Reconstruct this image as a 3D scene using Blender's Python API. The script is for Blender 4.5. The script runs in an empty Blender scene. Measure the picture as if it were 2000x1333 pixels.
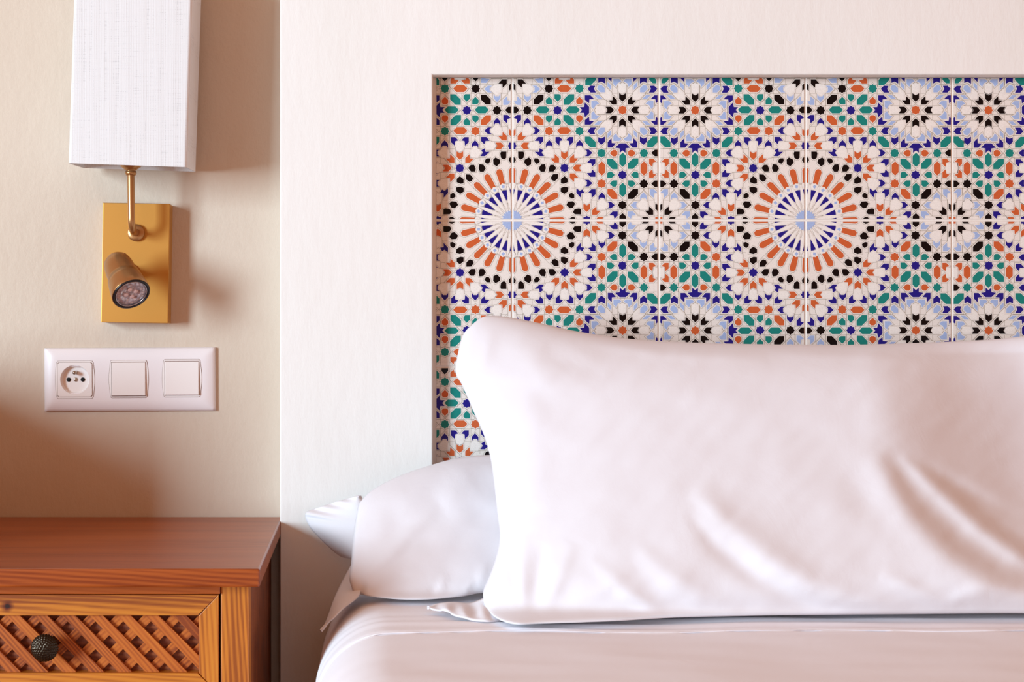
import bpy, bmesh, math, random
from mathutils import Vector, Matrix
random.seed(7)

# ------------------------------------------------------------------ camera, light, exposure
SC = bpy.context.scene
COL = SC.collection
D = 1.85                 # camera to back wall
P = 0.00068              # metres per photo pixel on the back wall
VX, VY = 705.0, 655.0    # vanishing point of the lines square to the wall
CZ = 0.80
cam_d = bpy.data.cameras.new('camera')
cam = bpy.data.objects.new('camera', cam_d); COL.objects.link(cam)
cam.location = (0, -D, CZ); cam.rotation_euler = (math.pi/2, 0, 0)
cam_d.sensor_width = 36.0
cam_d.lens = (D/P)/2000*36.0
cam_d.shift_x = (1000-VX)/2000
cam_d.shift_y = (VY-666.5)/2000
cam_d.clip_start = 0.01
SC.camera = cam

w = bpy.data.worlds.new('room_light'); SC.world = w; w.use_nodes = True
bg = w.node_tree.nodes['Background']
bg.inputs[0].default_value = (1.0, 0.47, 0.25, 1); bg.inputs[1].default_value = 0.55

def area(name, loc, target, sx, sy, power, col):
    l = bpy.data.lights.new(name, 'AREA'); l.shape = 'RECTANGLE'
    l.size = sx; l.size_y = sy; l.energy = power; l.color = col
    o = bpy.data.objects.new(name, l); COL.objects.link(o)
    o.location = loc
    d = Vector(target)-Vector(loc)
    o.rotation_euler = d.to_track_quat('-Z', 'Y').to_euler()
    return o
area('window_daylight', (-3.85, -3.6, 1.34), (-0.1, 0, 0.85), 1.15, 2.1, 384, (0.63, 0.84, 0.99))

SC.view_settings.view_transform = 'Standard'
SC.view_settings.look = 'None'
SC.view_settings.gamma = 1
SC.view_settings.use_curve_mapping = False
SC.view_settings.exposure = 0.0

# ------------------------------------------------------------------ helpers
def at(px, py, t):
    """photo pixel -> point, t metres in front of the back wall"""
    r = (D-t)/D
    return Vector(((px-VX)*P*r, -t, CZ-(py-VY)*P*r))
def lin(r, g, b):
    f = lambda c: (c/255/12.92) if c/255 <= .04045 else ((c/255+.055)/1.055)**2.4
    return (f(r), f(g), f(b), 1)

def nmat(name):
    m = bpy.data.materials.new(name); m.use_nodes = True
    nt = m.node_tree; b = nt.nodes['Principled BSDF']
    return m, nt, b
def node(nt, typ, **kw):
    n = nt.nodes.new(typ)
    for k, v in kw.items(): setattr(n, k, v)
    return n
def simple(name, col, rough=.5, metal=0, coat=0, spec=None):
    m, nt, b = nmat(name)
    b.inputs['Base Color'].default_value = col
    b.inputs['Roughness'].default_value = rough
    b.inputs['Metallic'].default_value = metal
    b.inputs['Coat Weight'].default_value = coat
    if spec is not None: b.inputs['Specular IOR Level'].default_value = spec
    return m
def coords(nt, scale=(1,1,1), rot=(0,0,0), loc=(0,0,0)):
    tc = node(nt, 'ShaderNodeTexCoord'); mp = node(nt, 'ShaderNodeMapping')
    mp.inputs['Scale'].default_value = scale; mp.inputs['Rotation'].default_value = rot
    mp.inputs['Location'].default_value = loc
    nt.links.new(tc.outputs['Object'], mp.inputs[0]); return mp.outputs[0]
def noise(nt, vec, scale, detail=4, rough=.5, dist=0):
    n = node(nt, 'ShaderNodeTexNoise')
    n.inputs['Scale'].default_value = scale; n.inputs['Detail'].default_value = detail
    n.inputs['Roughness'].default_value = rough; n.inputs['Distortion'].default_value = dist
    nt.links.new(vec, n.inputs['Vector']); return n.outputs['Fac']
def ramp(nt, fac, stops):
    r = node(nt, 'ShaderNodeValToRGB')
    e = r.color_ramp.elements
    while len(e) < len(stops): e.new(.5)
    for i, (p, c) in enumerate(stops):
        e[i].position = p; e[i].color = c
    nt.links.new(fac, r.inputs[0]); return r.outputs[0]
def bump(nt, b, h, strength, dist, prev=None):
    n = node(nt, 'ShaderNodeBump')
    n.inputs['Strength'].default_value = strength; n.inputs['Distance'].default_value = dist
    nt.links.new(h, n.inputs['Height'])
    if prev is not None: nt.links.new(prev, n.inputs['Normal'])
    nt.links.new(n.outputs[0], b.inputs['Normal']); return n.outputs[0]

def plaster(name, c1, c2, stretch=(1,1,.45), s1=60, s2=9, bd=.0012, bs=.6):
    m, nt, b = nmat(name)
    v = coords(nt, stretch)
    n2 = noise(nt, v, s2, 3)
    nt.links.new(ramp(nt, n2, [(.3, c1), (.7, c2)]), b.inputs['Base Color'])
    n1 = noise(nt, v, s1, 6, .6)
    p = bump(nt, b, n1, bs, bd)
    n3 = noise(nt, v, s1*5, 3, .6)
    bump(nt, b, n3, bs*.6, bd*.25, p)
    b.inputs['Roughness'].default_value = .85
    b.inputs['Specular IOR Level'].default_value = .25
    return m

def wood(name, cols, axis, rough=.38, coat=.15, sc=1.0, ring=70, knot=None):
    """grain runs along axis 0=x 1=y 2=z"""
    m, nt, b = nmat(name)
    oi = node(nt, 'ShaderNodeObjectInfo')
    def vary(sock):
        a_ = node(nt, 'ShaderNodeVectorMath', operation='ADD'); m_ = node(nt, 'ShaderNodeMath', operation='MULTIPLY'); m_.inputs[1].default_value = 3.0
        nt.links.new(oi.outputs['Random'], m_.inputs[0]); nt.links.new(sock, a_.inputs[0]); nt.links.new(m_.outputs[0], a_.inputs[1]); return a_.outputs[0]
    s = [1,1,1]; s[axis] = .06
    v = vary(coords(nt, tuple(s)))
    broad = noise(nt, v, 26*sc, 3, .5, .4)
    # annual rings as distorted bands
    s2 = [1,1,1]; s2[axis] = .07
    v2 = vary(coords(nt, tuple(s2)))
    wv = node(nt, 'ShaderNodeTexWave', wave_type='BANDS', bands_direction='DIAGONAL')
    wv.inputs['Scale'].default_value = ring*sc; wv.inputs['Distortion'].default_value = 9
    wv.inputs['Detail'].default_value = 3; wv.inputs['Detail Scale'].default_value = .35
    nt.links.new(v2, wv.inputs['Vector'])
    s3 = [1,1,1]; s3[axis] = .025
    v3 = vary(coords(nt, tuple(s3)))
    fine = noise(nt, v3, 420*sc, 4, .7)
    mx = node(nt, 'ShaderNodeMath', operation='MULTIPLY_ADD'); mx.inputs[1].default_value = .20
    nt.links.new(wv.outputs['Fac'], mx.inputs[0]); nt.links.new(broad, mx.inputs[2])
    m2 = node(nt, 'ShaderNodeMath', operation='MULTIPLY_ADD'); m2.inputs[1].default_value = .40
    nt.links.new(fine, m2.inputs[0]); nt.links.new(mx.outputs[0], m2.inputs[2])
    c = ramp(nt, m2.outputs[0], [(.50, cols[0]), (.78, cols[1]), (1.0, cols[2])])
    if knot:
        tc = node(nt, 'ShaderNodeTexCoord')
        vm = node(nt, 'ShaderNodeVectorMath', operation='DISTANCE')
        vm.inputs[1].default_value = knot
        nz = noise(nt, tc.outputs['Object'], 160, 2)
        nt.links.new(tc.outputs['Object'], vm.inputs[0])
        ad = node(nt, 'ShaderNodeMath', operation='MULTIPLY_ADD'); ad.inputs[1].default_value = .004
        nt.links.new(nz, ad.inputs[0]); nt.links.new(vm.outputs['Value'], ad.inputs[2])
        sc2 = node(nt, 'ShaderNodeMath', operation='MULTIPLY'); sc2.inputs[1].default_value = 98
        nt.links.new(ad.outputs[0], sc2.inputs[0])
        k = ramp(nt, sc2.outputs[0], [(.34, (.05,.012,.004,1)), (.50, (.33,.16,.10,1)), (1, (1,1,1,1))])
        mm = node(nt, 'ShaderNodeMix', data_type='RGBA', blend_type='MULTIPLY'); mm.inputs[0].default_value = 1
        nt.links.new(c, mm.inputs[6]); nt.links.new(k, mm.inputs[7]); c = mm.outputs[2]
    nt.links.new(c, b.inputs['Base Color'])
    b.inputs['Roughness'].default_value = rough
    b.inputs['Coat Weight'].default_value = coat; b.inputs['Coat Roughness'].default_value = .3
    bump(nt, b, fine, .25, .0003)
    return m

def linen(name, col, s=1.0, bs=.5):
    m, nt, b = nmat(name)
    v1 = coords(nt, (1, 1, .02)); v2 = coords(nt, (.05, .05, 1))
    a = noise(nt, v1, 700*s, 2, .6); c = noise(nt, v2, 700*s, 2, .6)
    mx = node(nt, 'ShaderNodeMath', operation='ADD')
    def weave(axis, v, src, amt):
        wv = node(nt, 'ShaderNodeTexWave', wave_type='BANDS', bands_direction=axis)
        wv.inputs['Scale'].default_value = 150; wv.inputs['Distortion'].default_value = 1.2
        wv.inputs['Detail'].default_value = 2; wv.inputs['Detail Scale'].default_value = 2
        nt.links.new(v, wv.inputs['Vector'])
        q_ = node(nt, 'ShaderNodeMath', operation='MULTIPLY_ADD'); q_.inputs[1].default_value = amt
        nt.links.new(wv.outputs['Fac'], q_.inputs[0]); nt.links.new(src, q_.inputs[2]); return q_.outputs[0]
    a = weave('X', v1, a, .30); c = weave('Z', v2, c, .14)
    nt.links.new(a, mx.inputs[0]); nt.links.new(c, mx.inputs[1])
    k = .78
    nt.links.new(ramp(nt, mx.outputs[0], [(.85, (col[0]*k, col[1]*k, col[2]*k, 1)), (1.45, col)]), b.inputs['Base Color'])
    bump(nt, b, mx.outputs[0], bs, .0004)
    b.inputs['Roughness'].default_value = .9; b.inputs['Specular IOR Level'].default_value = .15
    tr = node(nt, 'ShaderNodeBsdfTranslucent'); tr.inputs[0].default_value = col
    ms = node(nt, 'ShaderNodeMixShader'); ms.inputs[0].default_value = .18
    out = nt.nodes['Material Output']
    nt.links.new(b.outputs[0], ms.inputs[1]); nt.links.new(tr.outputs[0], ms.inputs[2])
    nt.links.new(ms.outputs[0], out.inputs['Surface'])
    return m

def cotton(name, col, bs=.35, wrinkle=.0016):
    m, nt, b = nmat(name)
    b.inputs['Base Color'].default_value = col
    b.inputs['Roughness'].default_value = .9; b.inputs['Specular IOR Level'].default_value = .15
    b.inputs['Sheen Weight'].default_value = .1
    v = coords(nt, (1, 1, .7), (0, .5, 0))
    n1 = noise(nt, v, 16, 5, .55, .8)
    p = bump(nt, b, n1, bs, wrinkle*3)
    n2 = noise(nt, v, 70, 4, .6, .5)
    p = bump(nt, b, n2, bs*1.5, wrinkle*.5, p)
    n3 = noise(nt, coords(nt), 1400, 2, .6)
    bump(nt, b, n3, .25, .00015, p)
    return m

def link(o, parent=None):
    COL.objects.link(o)
    if parent is not None: o.parent = parent
    return o
def mesh_obj(name, bm, mats, parent=None, smooth=False, origin=None):
    bmesh.ops.recalc_face_normals(bm, faces=bm.faces)
    me = bpy.data.meshes.new(name)
    bm.to_mesh(me); bm.free()
    if not isinstance(mats, (list, tuple)): mats = [mats]
    for m in mats: me.materials.append(m)
    if smooth:
        for p in me.polygons: p.use_smooth = True
    o = bpy.data.objects.new(name, me)
    link(o, parent)
    if origin is not None:
        me.transform(Matrix.Translation(-Vector(origin))); o.location = origin
    return o
def tag(o, label=None, cat=None, group=None, kind=None):
    if label: o['label'] = label
    if cat: o['category'] = cat
    if group: o['group'] = group
    if kind: o['kind'] = kind
    return o
def thing(name, loc, label, cat, rot=None, group=None):
    o = bpy.data.objects.new(name, None); COL.objects.link(o); o.location = loc
    if rot: o.rotation_euler = rot
    o.empty_display_size = .05
    tag(o, label, cat, group); return o
def L(parent_loc, v):  # world -> local of an unrotated thing
    return Vector(v)-Vector(parent_loc)

def box(bm, x0, x1, y0, y1, z0, z1, bevel=0, seg=2):
    r = bmesh.ops.create_cube(bm, size=1)
    vs = r['verts']
    for v in vs:
        v.co = Vector(((x0+x1)/2+v.co.x*(x1-x0), (y0+y1)/2+v.co.y*(y1-y0), (z0+z1)/2+v.co.z*(z1-z0)))
    if bevel:
        es = list({e for v in vs for e in v.link_edges})
        bmesh.ops.bevel(bm, geom=es, offset=bevel, segments=seg, profile=.5, affect='EDGES')
def prism(bm, poly, y0, y1, mat=0, cap_back=True):
    """polygon in (x,z), extruded from y0 (front) to y1"""
    f = [bm.verts.new((x, y0, z)) for x, z in poly]
    k = [bm.verts.new((x, y1, z)) for x, z in poly]
    n = len(poly)
    fs = [bm.faces.new(f)]
    for i in range(n): fs.append(bm.faces.new((f[i], f[(i+1) % n], k[(i+1) % n], k[i])))
    if cap_back: fs.append(bm.faces.new(k[::-1]))
    for q in fs: q.material_index = mat
    return fs
def lathe(bm, prof, seg=48, M=Matrix.Identity(4), mat=0):
    """profile (r, h) around local z"""
    rings = []
    for r, h in prof:
        if r < 1e-6: rings.append([bm.verts.new(M @ Vector((0,0,h)))])
        else: rings.append([bm.verts.new(M @ Vector((r*math.cos(2*math.pi*i/seg), r*math.sin(2*math.pi*i/seg), h))) for i in range(seg)])
    for a, b in zip(rings, rings[1:]):
        for i in range(seg):
            j = (i+1) % seg
            if len(a) == 1 and len(b) == 1: continue
            if len(a) == 1: f = bm.faces.new((a[0], b[i], b[j]))
            elif len(b) == 1: f = bm.faces.new((a[i], a[j], b[0]))
            else: f = bm.faces.new((a[i], a[j], b[j], b[i]))
            f.material_index = mat; f.smooth = True
def tube(bm, pts, rad, seg=24):
    pts = [Vector(p) for p in pts]
    rings = []; up = Vector((1,0,0))
    for i, p in enumerate(pts):
        d = (pts[min(i+1, len(pts)-1)]-pts[max(i-1, 0)]).normalized()
        a = up-d*up.dot(d)
        a.normalize(); b = d.cross(a)
        r = rad[i] if isinstance(rad, (list, tuple)) else rad
        rings.append([bm.verts.new(p+a*r*math.cos(2*math.pi*k/seg)+b*r*math.sin(2*math.pi*k/seg)) for k in range(seg)])
    for a, b in zip(rings, rings[1:]):
        for k in range(seg):
            f = bm.faces.new((a[k], a[(k+1) % seg], b[(k+1) % seg], b[k])); f.smooth = True
    bm.faces.new(rings[0][::-1]); bm.faces.new(rings[-1])
def zmat(direction, loc):
    q = Vector(direction).to_track_quat('Z', 'Y')
    return Matrix.Translation(Vector(loc)) @ q.to_matrix().to_4x4()

def catmull(pts, n):
    """resample a polyline of tuples smoothly at equal arc steps, n+1 points"""
    P_ = [Vector(p) for p in pts]
    Q = [P_[0]*2-P_[1]]+P_+[P_[-1]*2-P_[-2]]
    out = []
    for i in range(1, len(Q)-2):
        for k in range(12):
            t = k/12
            a, b, c, d = Q[i-1], Q[i], Q[i+1], Q[i+2]
            out.append(.5*((2*b)+(c-a)*t+(2*a-5*b+4*c-d)*t*t+(3*b-a-3*c+d)*t**3))
    out.append(P_[-1])
    ds = [0]
    for a, b in zip(out, out[1:]): ds.append(ds[-1]+(b-a).length)
    res = []; j = 0
    for i in range(n+1):
        s = ds[-1]*i/n
        while j < len(ds)-2 and ds[j+1] < s: j += 1
        u = (s-ds[j])/max(1e-9, ds[j+1]-ds[j])
        res.append(out[j].lerp(out[j+1], min(1, max(0, u))))
    return res
def segdist(x, y, x0, y0, x1, y1):
    dx, dy = x1-x0, y1-y0
    u = ((x-x0)*dx+(y-y0)*dy)/(dx*dx+dy*dy)
    uc = min(1, max(0, u))
    return math.hypot(x-x0-uc*dx, y-y0-uc*dy), u
def ridges(lst, x, y):
    h = 0
    for (x0, y0, x1, y1, wd, amp) in lst:
        d, u = segdist(x, y, x0, y0, x1, y1)
        if d > 3.5*wd: continue
        fade = math.sin(math.pi*u)**.75 if 0 < u < 1 else 0
        h += amp*math.exp(-(d/wd)**2)*fade
    return h

# ------------------------------------------------------------------ room shell
T_HB = 0.046      # front face of the headboard slab, in front of the wall
T_TILE = 0.022    # tile faces in the niche
M_beige = plaster('beige_wall_paint', lin(207,190,171), lin(212,196,178), (1,1,.6), 55, 6, .0022, .55)
M_white = plaster('white_plaster', lin(236,232,226), lin(240,236,231), (1,1,.35), 45, 7, .0016, .5)
M_floor = plaster('floor_tile', lin(150,95,62), lin(165,105,70), (1,1,1), 12, 3, .001, .2)

bm = bmesh.new(); box(bm, -.62, 2.6, 0, .12, 0, 2.6)
tag(mesh_obj('wall_back', bm, M_beige), kind='structure')
bm = bmesh.new(); box(bm, -.62, 2.6, -2.6, .12, -.1, 0)
tag(mesh_obj('floor', bm, M_floor), kind='structure')
# unseen low wall, added to shade the back wall's lower left; lintel above
bm = bmesh.new(); box(bm, -.74, -.62, -.43, .12, 0, .770); box(bm, -.74, -.62, -2.6, .12, 2.2, 2.6)
tag(mesh_obj('shade_blocker_left', bm, M_beige), kind='structure')

# ------------------------------------------------------------------ headboard with tiled niche
hb_loc = at(1500, 1333, T_HB); hb_loc.z = 0
HB = thing('headboard', (0.6, -T_HB, 0), 'white plastered headboard slab behind the bed with a recess of patterned tiles', 'headboard')
def hbp(v): return Vector(v)-Vector((0.6, -T_HB, 0))
xL = at(547, 0, T_HB).x; xR = 2.2
nL = at(845.5, 0, T_HB).x; nR = at(2730, 0, T_HB).x
nT = at(0, 146, T_HB).z; nB = at(0, 1210, T_HB).z
bm = bmesh.new()
outer = [(xL, .001), (xR, .001), (xR, 1.42), (xL, 1.42)]
def wob(x, z): return (x, z)
# ring of quads in front, then niche reveals
def slab(bm, x0, x1, z0, z1, nx=1, nz=1): box(bm, x0, x1, -T_HB, -.0005, z0, z1)
# single mesh: front frame with an opening
O = [(xL, .001), (xR, .001), (xR, 1.42), (xL, 1.42)]
I = [(nL, nB), (nR, nB), (nR, nT), (nL, nT)]
def ringverts(pts, y): return [bm.verts.new((x, y, z)) for x, z in pts]
of, ob, fi, bi = ringverts(O, -T_HB), ringverts(O, -.0005), ringverts(I, -T_HB), ringverts(I, -.0005)
for i in range(4):
    j = (i+1) % 4
    bm.faces.new((of[i], of[j], fi[j], fi[i])); bm.faces.new((fi[i], fi[j], bi[j], bi[i]))
    bm.faces.new((bi[i], bi[j], ob[j], ob[i])); bm.faces.new((ob[i], ob[j], of[j], of[i]))
bmesh.ops.recalc_face_normals(bm, faces=bm.faces)
es = [e for e in bm.edges if all(abs(v.co.y+T_HB) < 1e-6 for v in e.verts) and len(e.link_faces) == 2 and abs(e.link_faces[0].normal.dot(e.link_faces[1].normal)) < .5]
bmesh.ops.bevel(bm, geom=es, offset=.0022, segments=3, profile=.5, affect='EDGES')
for v in bm.verts: v.co = hbp(v.co)
mesh_obj('plaster_surround', bm, M_white, HB)

C_cream = lin(240,230,221)
def glaze(name, col, rough=.16):
    m, nt, b = nmat(name)
    n = noise(nt, coords(nt), 900, 3)
    a = tuple(c*.86 for c in col[:3])+(1,)
    nt.links.new(ramp(nt, n, [(.3, a), (.7, col)]), b.inputs['Base Color'])
    b.inputs['Roughness'].default_value = rough; b.inputs['Specular IOR Level'].default_value = .22
    return m
M_t = {
 'cream': glaze('cream_glaze', C_cream, .3),
 'line': simple('thin_dark_outline_glaze', lin(140,128,108), .5),
 'white': glaze('white_glaze', lin(244,236,228)),
 'orange': glaze('terracotta_glaze', lin(208,98,54)),
 'blue': glaze('cobalt_blue_glaze', lin(34,26,128)),
 'teal': glaze('teal_glaze', lin(24,132,122)),
 'black': glaze('black_glaze', lin(9,5,10)),
 'light': glaze('pale_blue_glaze', lin(168,187,226)),
}
MK = list(M_t.keys()); MI = {k: i for i, k in enumerate(MK)}
M_grout = plaster('tile_grout', lin(232,222,212), lin(240,232,224), (1,1,1), 300, 30, .0006, .5)

# ---- the design of one tile, in photo pixels from its sunburst corner (u right, v up)
pieces = []
def add(col, poly, sym=True, ring=True):
    pieces.append((col, [tuple(p) for p in poly], ring))
    if sym: pieces.append((col, [(v, u) for u, v in poly], ring))
def star(col, cx, cy, r=9.2, sym=True):
    add(col, [(cx+(r if k % 2 == 0 else r*.77)*math.cos(math.pi*k/8), cy+(r if k % 2 == 0 else r*.77)*math.sin(math.pi*k/8)) for k in range(16)], sym)
def hexh(col, cx, cy): add(col, [(cx-14,cy),(cx-7.5,cy+6.7),(cx+7.5,cy+6.7),(cx+14,cy),(cx+7.5,cy-6.7),(cx-7.5,cy-6.7)])
def hexd(col, cx, cy, a=9.8, s=1, sym=True):  # s=1: long axis bottom-left to top-right
    add(col, [(cx+s*x*a, cy+y*a) for x, y in ((1,1),(1,0),(0,-1),(-1,-1),(-1,0),(0,1))], sym)
def drop(col, cx, cy, up, clips):
    # pointed towards up (+1/-1); clips = sides (-1/+1) whose far corner is cut
    w_, pts = 6.3, []
    pts.append((cx, cy+up*7.4))
    for s in (1, -1):
        seg = [(cx+s*w_, cy+up*1.2)]
        seg += [(cx+s*w_, cy-up*4.4), (cx+s*3, cy-up*7.6)] if s in clips else [(cx+s*w_, cy-up*7.6)]
        pts += seg if s == 1 else seg[::-1]
    add(col, pts)
E_arrow = [(16.2,0),(22,6.5),(33,6.5),(29.0,0),(33,-6.5),(22,-6.5)]
D_arrow = [(10.5,10.5),(10.5,19.5),(18.8,27.3),(19.3,19.3),(27.3,18.8),(19.5,10.5)]
E_petal = [(31.5,0),(36,6.4),(50,6.4),(50.4,3.0),(52.5,0),(50.4,-3.0),(50,-6.4),(36,-6.4)]
D_petal = [(21.6,21.6),(21.6,35),(29.8,41.2),(37,37),(41.2,29.8),(35,21.6)]
N_tip = [(29.6,54.8),(36.2,47.6),(36.2,39.6),(33,43.8),(26.3,43.8),(23,39.2),(23,47.6)]
D_chev = [(60.6,17.4),(60.6,9),(54.3,2.8),(52.3,9.2),(43.6,9.8),(50.6,17.4)]
def rot(poly, k): # k quarter turns
    for _ in range(k % 4): poly = [(-y, x) for x, y in poly]
    return poly
def sw(poly): return [(y, x) for x, y in poly]
def fy(poly): return [(x, -y) for x, y in poly]
def flower(cx, cy, eds, dds, acol, ccol, sym, tips=(), chevs=()):
    def put(col, poly): add(col, [(cx+x, cy+y) for x, y in poly], sym)
    for k in eds: put(acol, rot(E_arrow, k)); put('white', rot(E_petal, k))
    for k in dds: put(acol, rot(D_arrow, k)); put('white', rot(D_petal, k))
    for k, m in tips: put(ccol, rot(N_tip if m == 0 else sw(N_tip), k))
    for k, m in chevs: put(ccol, rot(D_chev if m == 0 else fy(D_chev), k))
# stars on the lattice
star('black', 71.5, 257.0); star('black', 29.6, 215.0); star('blue', 88.6, 215.0)
star('teal', 131.3, 257.2); star('orange', 71.8, 174.4); star('teal', 131.3, 174.2)
star('orange', 215.2, 215.5, sym=False); star('blue', 101.9, 102.2, sym=False); star('blue', 0, 145.5)
hexh('orange', 101.3, 257.2); hexh('teal', 59.4, 215.8); hexh('teal', 118.2, 215.8); hexh('orange', 101.3, 175)
hexd('black', 51.5, 236); hexd('orange', 51.3, 195.6, s=-1); hexd('teal', 110.8, 236, 10.4); hexd('teal', 110.2, 195.6, 10.4, s=-1)
hexd('teal', 152.5, 153.0, 10.6, s=-1, sym=False); hexd('teal', 274.2, 153.2, 10.6); hexd('teal', 274.5, 274.5, 7, s=-1, sym=False)
drop('teal', 71.8, 234, 1, (-1,)); drop('teal', 88.8, 239, -1, (1,)); drop('teal', 71.8, 197.6, -1, (-1,)); drop('teal', 88.8, 193, 1, (1,))
drop('orange', 131.2, 234, 1, (-1, 1)); drop('orange', 131.2, 197.8, -1, (-1, 1))
# flower by the left edge, on the diagonal, at the top-left corner
flower(0, 145.5, (0, 1), (0,), 'orange', 'blue', True, tips=((0,0),(0,1)), chevs=((0,0),(1,1)))
flower(101.9, 102.2, (0, 1), (0, 1, 3), 'orange', 'blue', False, tips=((0,0),(0,1),(1,1),(3,0)), chevs=((0,0),(0,1),(1,0),(1,1)))
flower(0, 286, (3, 0), (3,), 'black', 'light', True, tips=((3,0),(3,1)), chevs=((0,1),(3,0)))
star('orange', 0, 286)
add('blue', [(53.5,141),(60.4,137),(57.6,132),(62.6,125.4),(53.5,125.2),(43.6,134.2),(52.2,133.8)])
add('black', [(0,222),(8,222),(14.1,215.4),(8,209.2),(0,209.2)])
# right edge (and, by symmetry, top edge)
add('orange', [(267.2,120.8),(275,120.8),(281.2,114.6),(275,112.6),(273.3,104.4),(267.2,110)])
add('orange', [(267.2,83.2),(275,83.2),(281.2,89.4),(275,91.4),(273.3,99.6),(267.2,94)])
add('white', [(275.5,102),(276.5,110),(286,111),(286,93),(276.5,94)])
add('black', [(271.2,71.4),(278.4,77.9),(286,77.9),(286,64.9),(278.4,64.9)])
add('black', [(271.2,131.6),(278.4,138.1),(286,138.1),(286,125.1),(278.4,125.1)], sym=False)
# the great pale flower
fx, fz = 215.2, 215.5
for k in range(4):
    def put(col, poly):
        add(col, [(fx+x, fz+y) for x, y in rot(poly, k)], False)
    put('black', E_arrow); put('black', D_arrow); put('white', E_petal)
    put('light', [(34.5,34.5),(34.5,42.6),(41.3,49.4),(47.4,47.4),(49.4,41.3),(42.6,34.5)])
    put('white', [(21.8,21.6),(21.8,33),(31,42),(31,31),(42,31),(33,21.8)])
    for fl in (0, 1):
        g = (lambda p: fy(p)) if fl else (lambda p: p)
        h = (lambda p: sw(p)) if fl else (lambda p: p)
        put('light', h([(55.2,29.2),(46.2,29.2),(38.6,22),(48,22)]))
        put('light', g([(45.4,12.2),(50.6,17.8),(60.6,17.8),(60.6,6.2),(56.2,1.9),(52.2,9.4)]))
        put('blue', h([(68.4,41.4),(62.2,47.6),(53.0,47.3),(55.6,41.4),(51.6,34.0),(62.2,34.0)]))
        put('blue', g([(73.5,28.9),(62.6,28.9),(54.8,21.4),(64.5,20.8),(65.2,12.8),(73.5,19.8)]) if k in (1,2,3,0) else [])
add('blue', [(131.6,221.2),(136.4,215.6),(131.6,210),(140.2,209.8),(141.8,200.8),(150.3,209.8),(150.3,221.6),(141.8,230.4),(140.2,221.4)])
# ring of black stones
def r1(pts): return [(x/8.887-5, 145-y/8.887) for x, y in pts]
add('black', r1([(145,95),(240,95),(252,130),(240,205),(188,235),(148,205)]))
add('black', [(-6,125),(0,125),(6,122),(7,117),(3,111.5),(-3,111.5)])
add('black', r1([(335,195),(375,235),(370,320),(310,350),(250,290),(260,235)]))
add('black', r1([(430,210),(490,212),(528,260),(500,300),(455,308),(420,255)]))
add('black', r1([(545,320),(615,312),(630,385),(605,448),(540,448),(502,385)]))
add('black', r1([(705,325),(765,325),(812,380),(760,445),(685,445),(678,390)]))
add('black', r1([(755,485),(843,482),(840,560),(780,612),(728,590),(712,545)]), False)
# sunburst
def pol(r, a, wd=0):
    c, s = math.cos(math.radians(a)), math.sin(math.radians(a))
    return (r*c-wd*s, r*s+wd*c)
for k in range(0, 7):
    a = 15*k
    add('orange', [pol(73.5,a,-5), pol(98,a,-6.3), pol(103,a,-3), pol(103,a,3), pol(98,a,6.3), pol(73.5,a,5)], False)
    add('white', [pol(68+6.6*math.cos(math.radians(60*q)), a, 6.6*math.sin(math.radians(60*q))) for q in range(6)], False)
    pieces.append(('light', [pol(68+4.0*math.cos(math.radians(90*q+20)), a, 3.6*math.sin(math.radians(90*q+20))) for q in range(4)], False))
    add('blue', [pol(60,a,-5.3), pol(60.8,a,0), pol(60,a,5.3), pol(38,a,0)], False)
for k in range(-1, 7):
    a = 15*k+7.5
    add('white', [pol(20,a), pol(36,a,2.3), pol(52,a,3.2), pol(62,a,2.6), pol(70,a), pol(62,a,-2.6), pol(52,a,-3.2), pol(36,a,-2.3)], False)
pieces.append(('light', [(0,0)]+[pol(21 if k % 2 else 17.5, 7.5*k) for k in range(0, 13)], False))
pieces = [p for p in pieces if len(p[1]) >= 3]
# thin straight grid lines
glines = [8.5, 20.7, 39.2, 63, 80.3, 98.5, 122.2, 140, 152.8, 165.5, 184.0, 206.3, 223.9, 248.2, 265.8, 277]
def thin(x0, y0, x1, y1, wd=.42):
    dx, dy = x1-x0, y1-y0; l = math.hypot(dx, dy)
    nx, ny = -dy/l*wd/2, dx/l*wd/2
    return [(x0+nx, y0+ny), (x1+nx, y1+ny), (x1-nx, y1-ny), (x0-nx, y0-ny)]
lines = []
for g in glines:
    s = math.sqrt(max(0, 132**2-g*g)) if g < 132 else 0
    lines.append(thin(s, g, 286, g)); lines.append(thin(g, s, g, 286))
for cx, cy, R_, ds in ((215.2,215.5,70,(1,-1)), (101.9,102.2,55,(1,)), (88.6,215,42,(1,-1)), (215,88.6,42,(1,-1)), (29.6,215,30,(1,-1)), (215,29.6,30,(1,-1)), (71.8,257,20,(1,-1)), (257,71.5,20,(1,-1)), (131.3,174.2,20,(1,-1)), (174.2,131.3,20,(1,-1))):
    for s_ in ds:
        for o_ in (-12.3, 0, 12.3):
            if o_ == 0 and R_ > 30: continue
            lines.append(thin(cx-R_-o_/2, cy-s_*R_+s_*o_/2, cx+R_-o_/2, cy+s_*R_+s_*o_/2))
def area2(p): return sum(p[i][0]*p[(i+1) % len(p)][1]-p[(i+1) % len(p)][0]*p[i][1] for i in range(len(p)))
def offset(p, d):
    if area2(p) < 0: p = p[::-1]
    n = len(p); out = []
    for i in range(n):
        a, b, c = Vector(p[i-1]), Vector(p[i]), Vector(p[(i+1) % n])
        e1 = (b-a); e2 = (c-b)
        if e1.length < 1e-6 or e2.length < 1e-6: continue
        e1.normalize(); e2.normalize()
        n1 = Vector((e1.y, -e1.x)); n2 = Vector((e2.y, -e2.x))
        m = n1+n2
        if m.length < .1: m = n1
        m.normalize(); k = d/max(.5, m.dot(n1))
        out.append((b.x+m.x*k, b.y+m.y*k))
    return out
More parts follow.
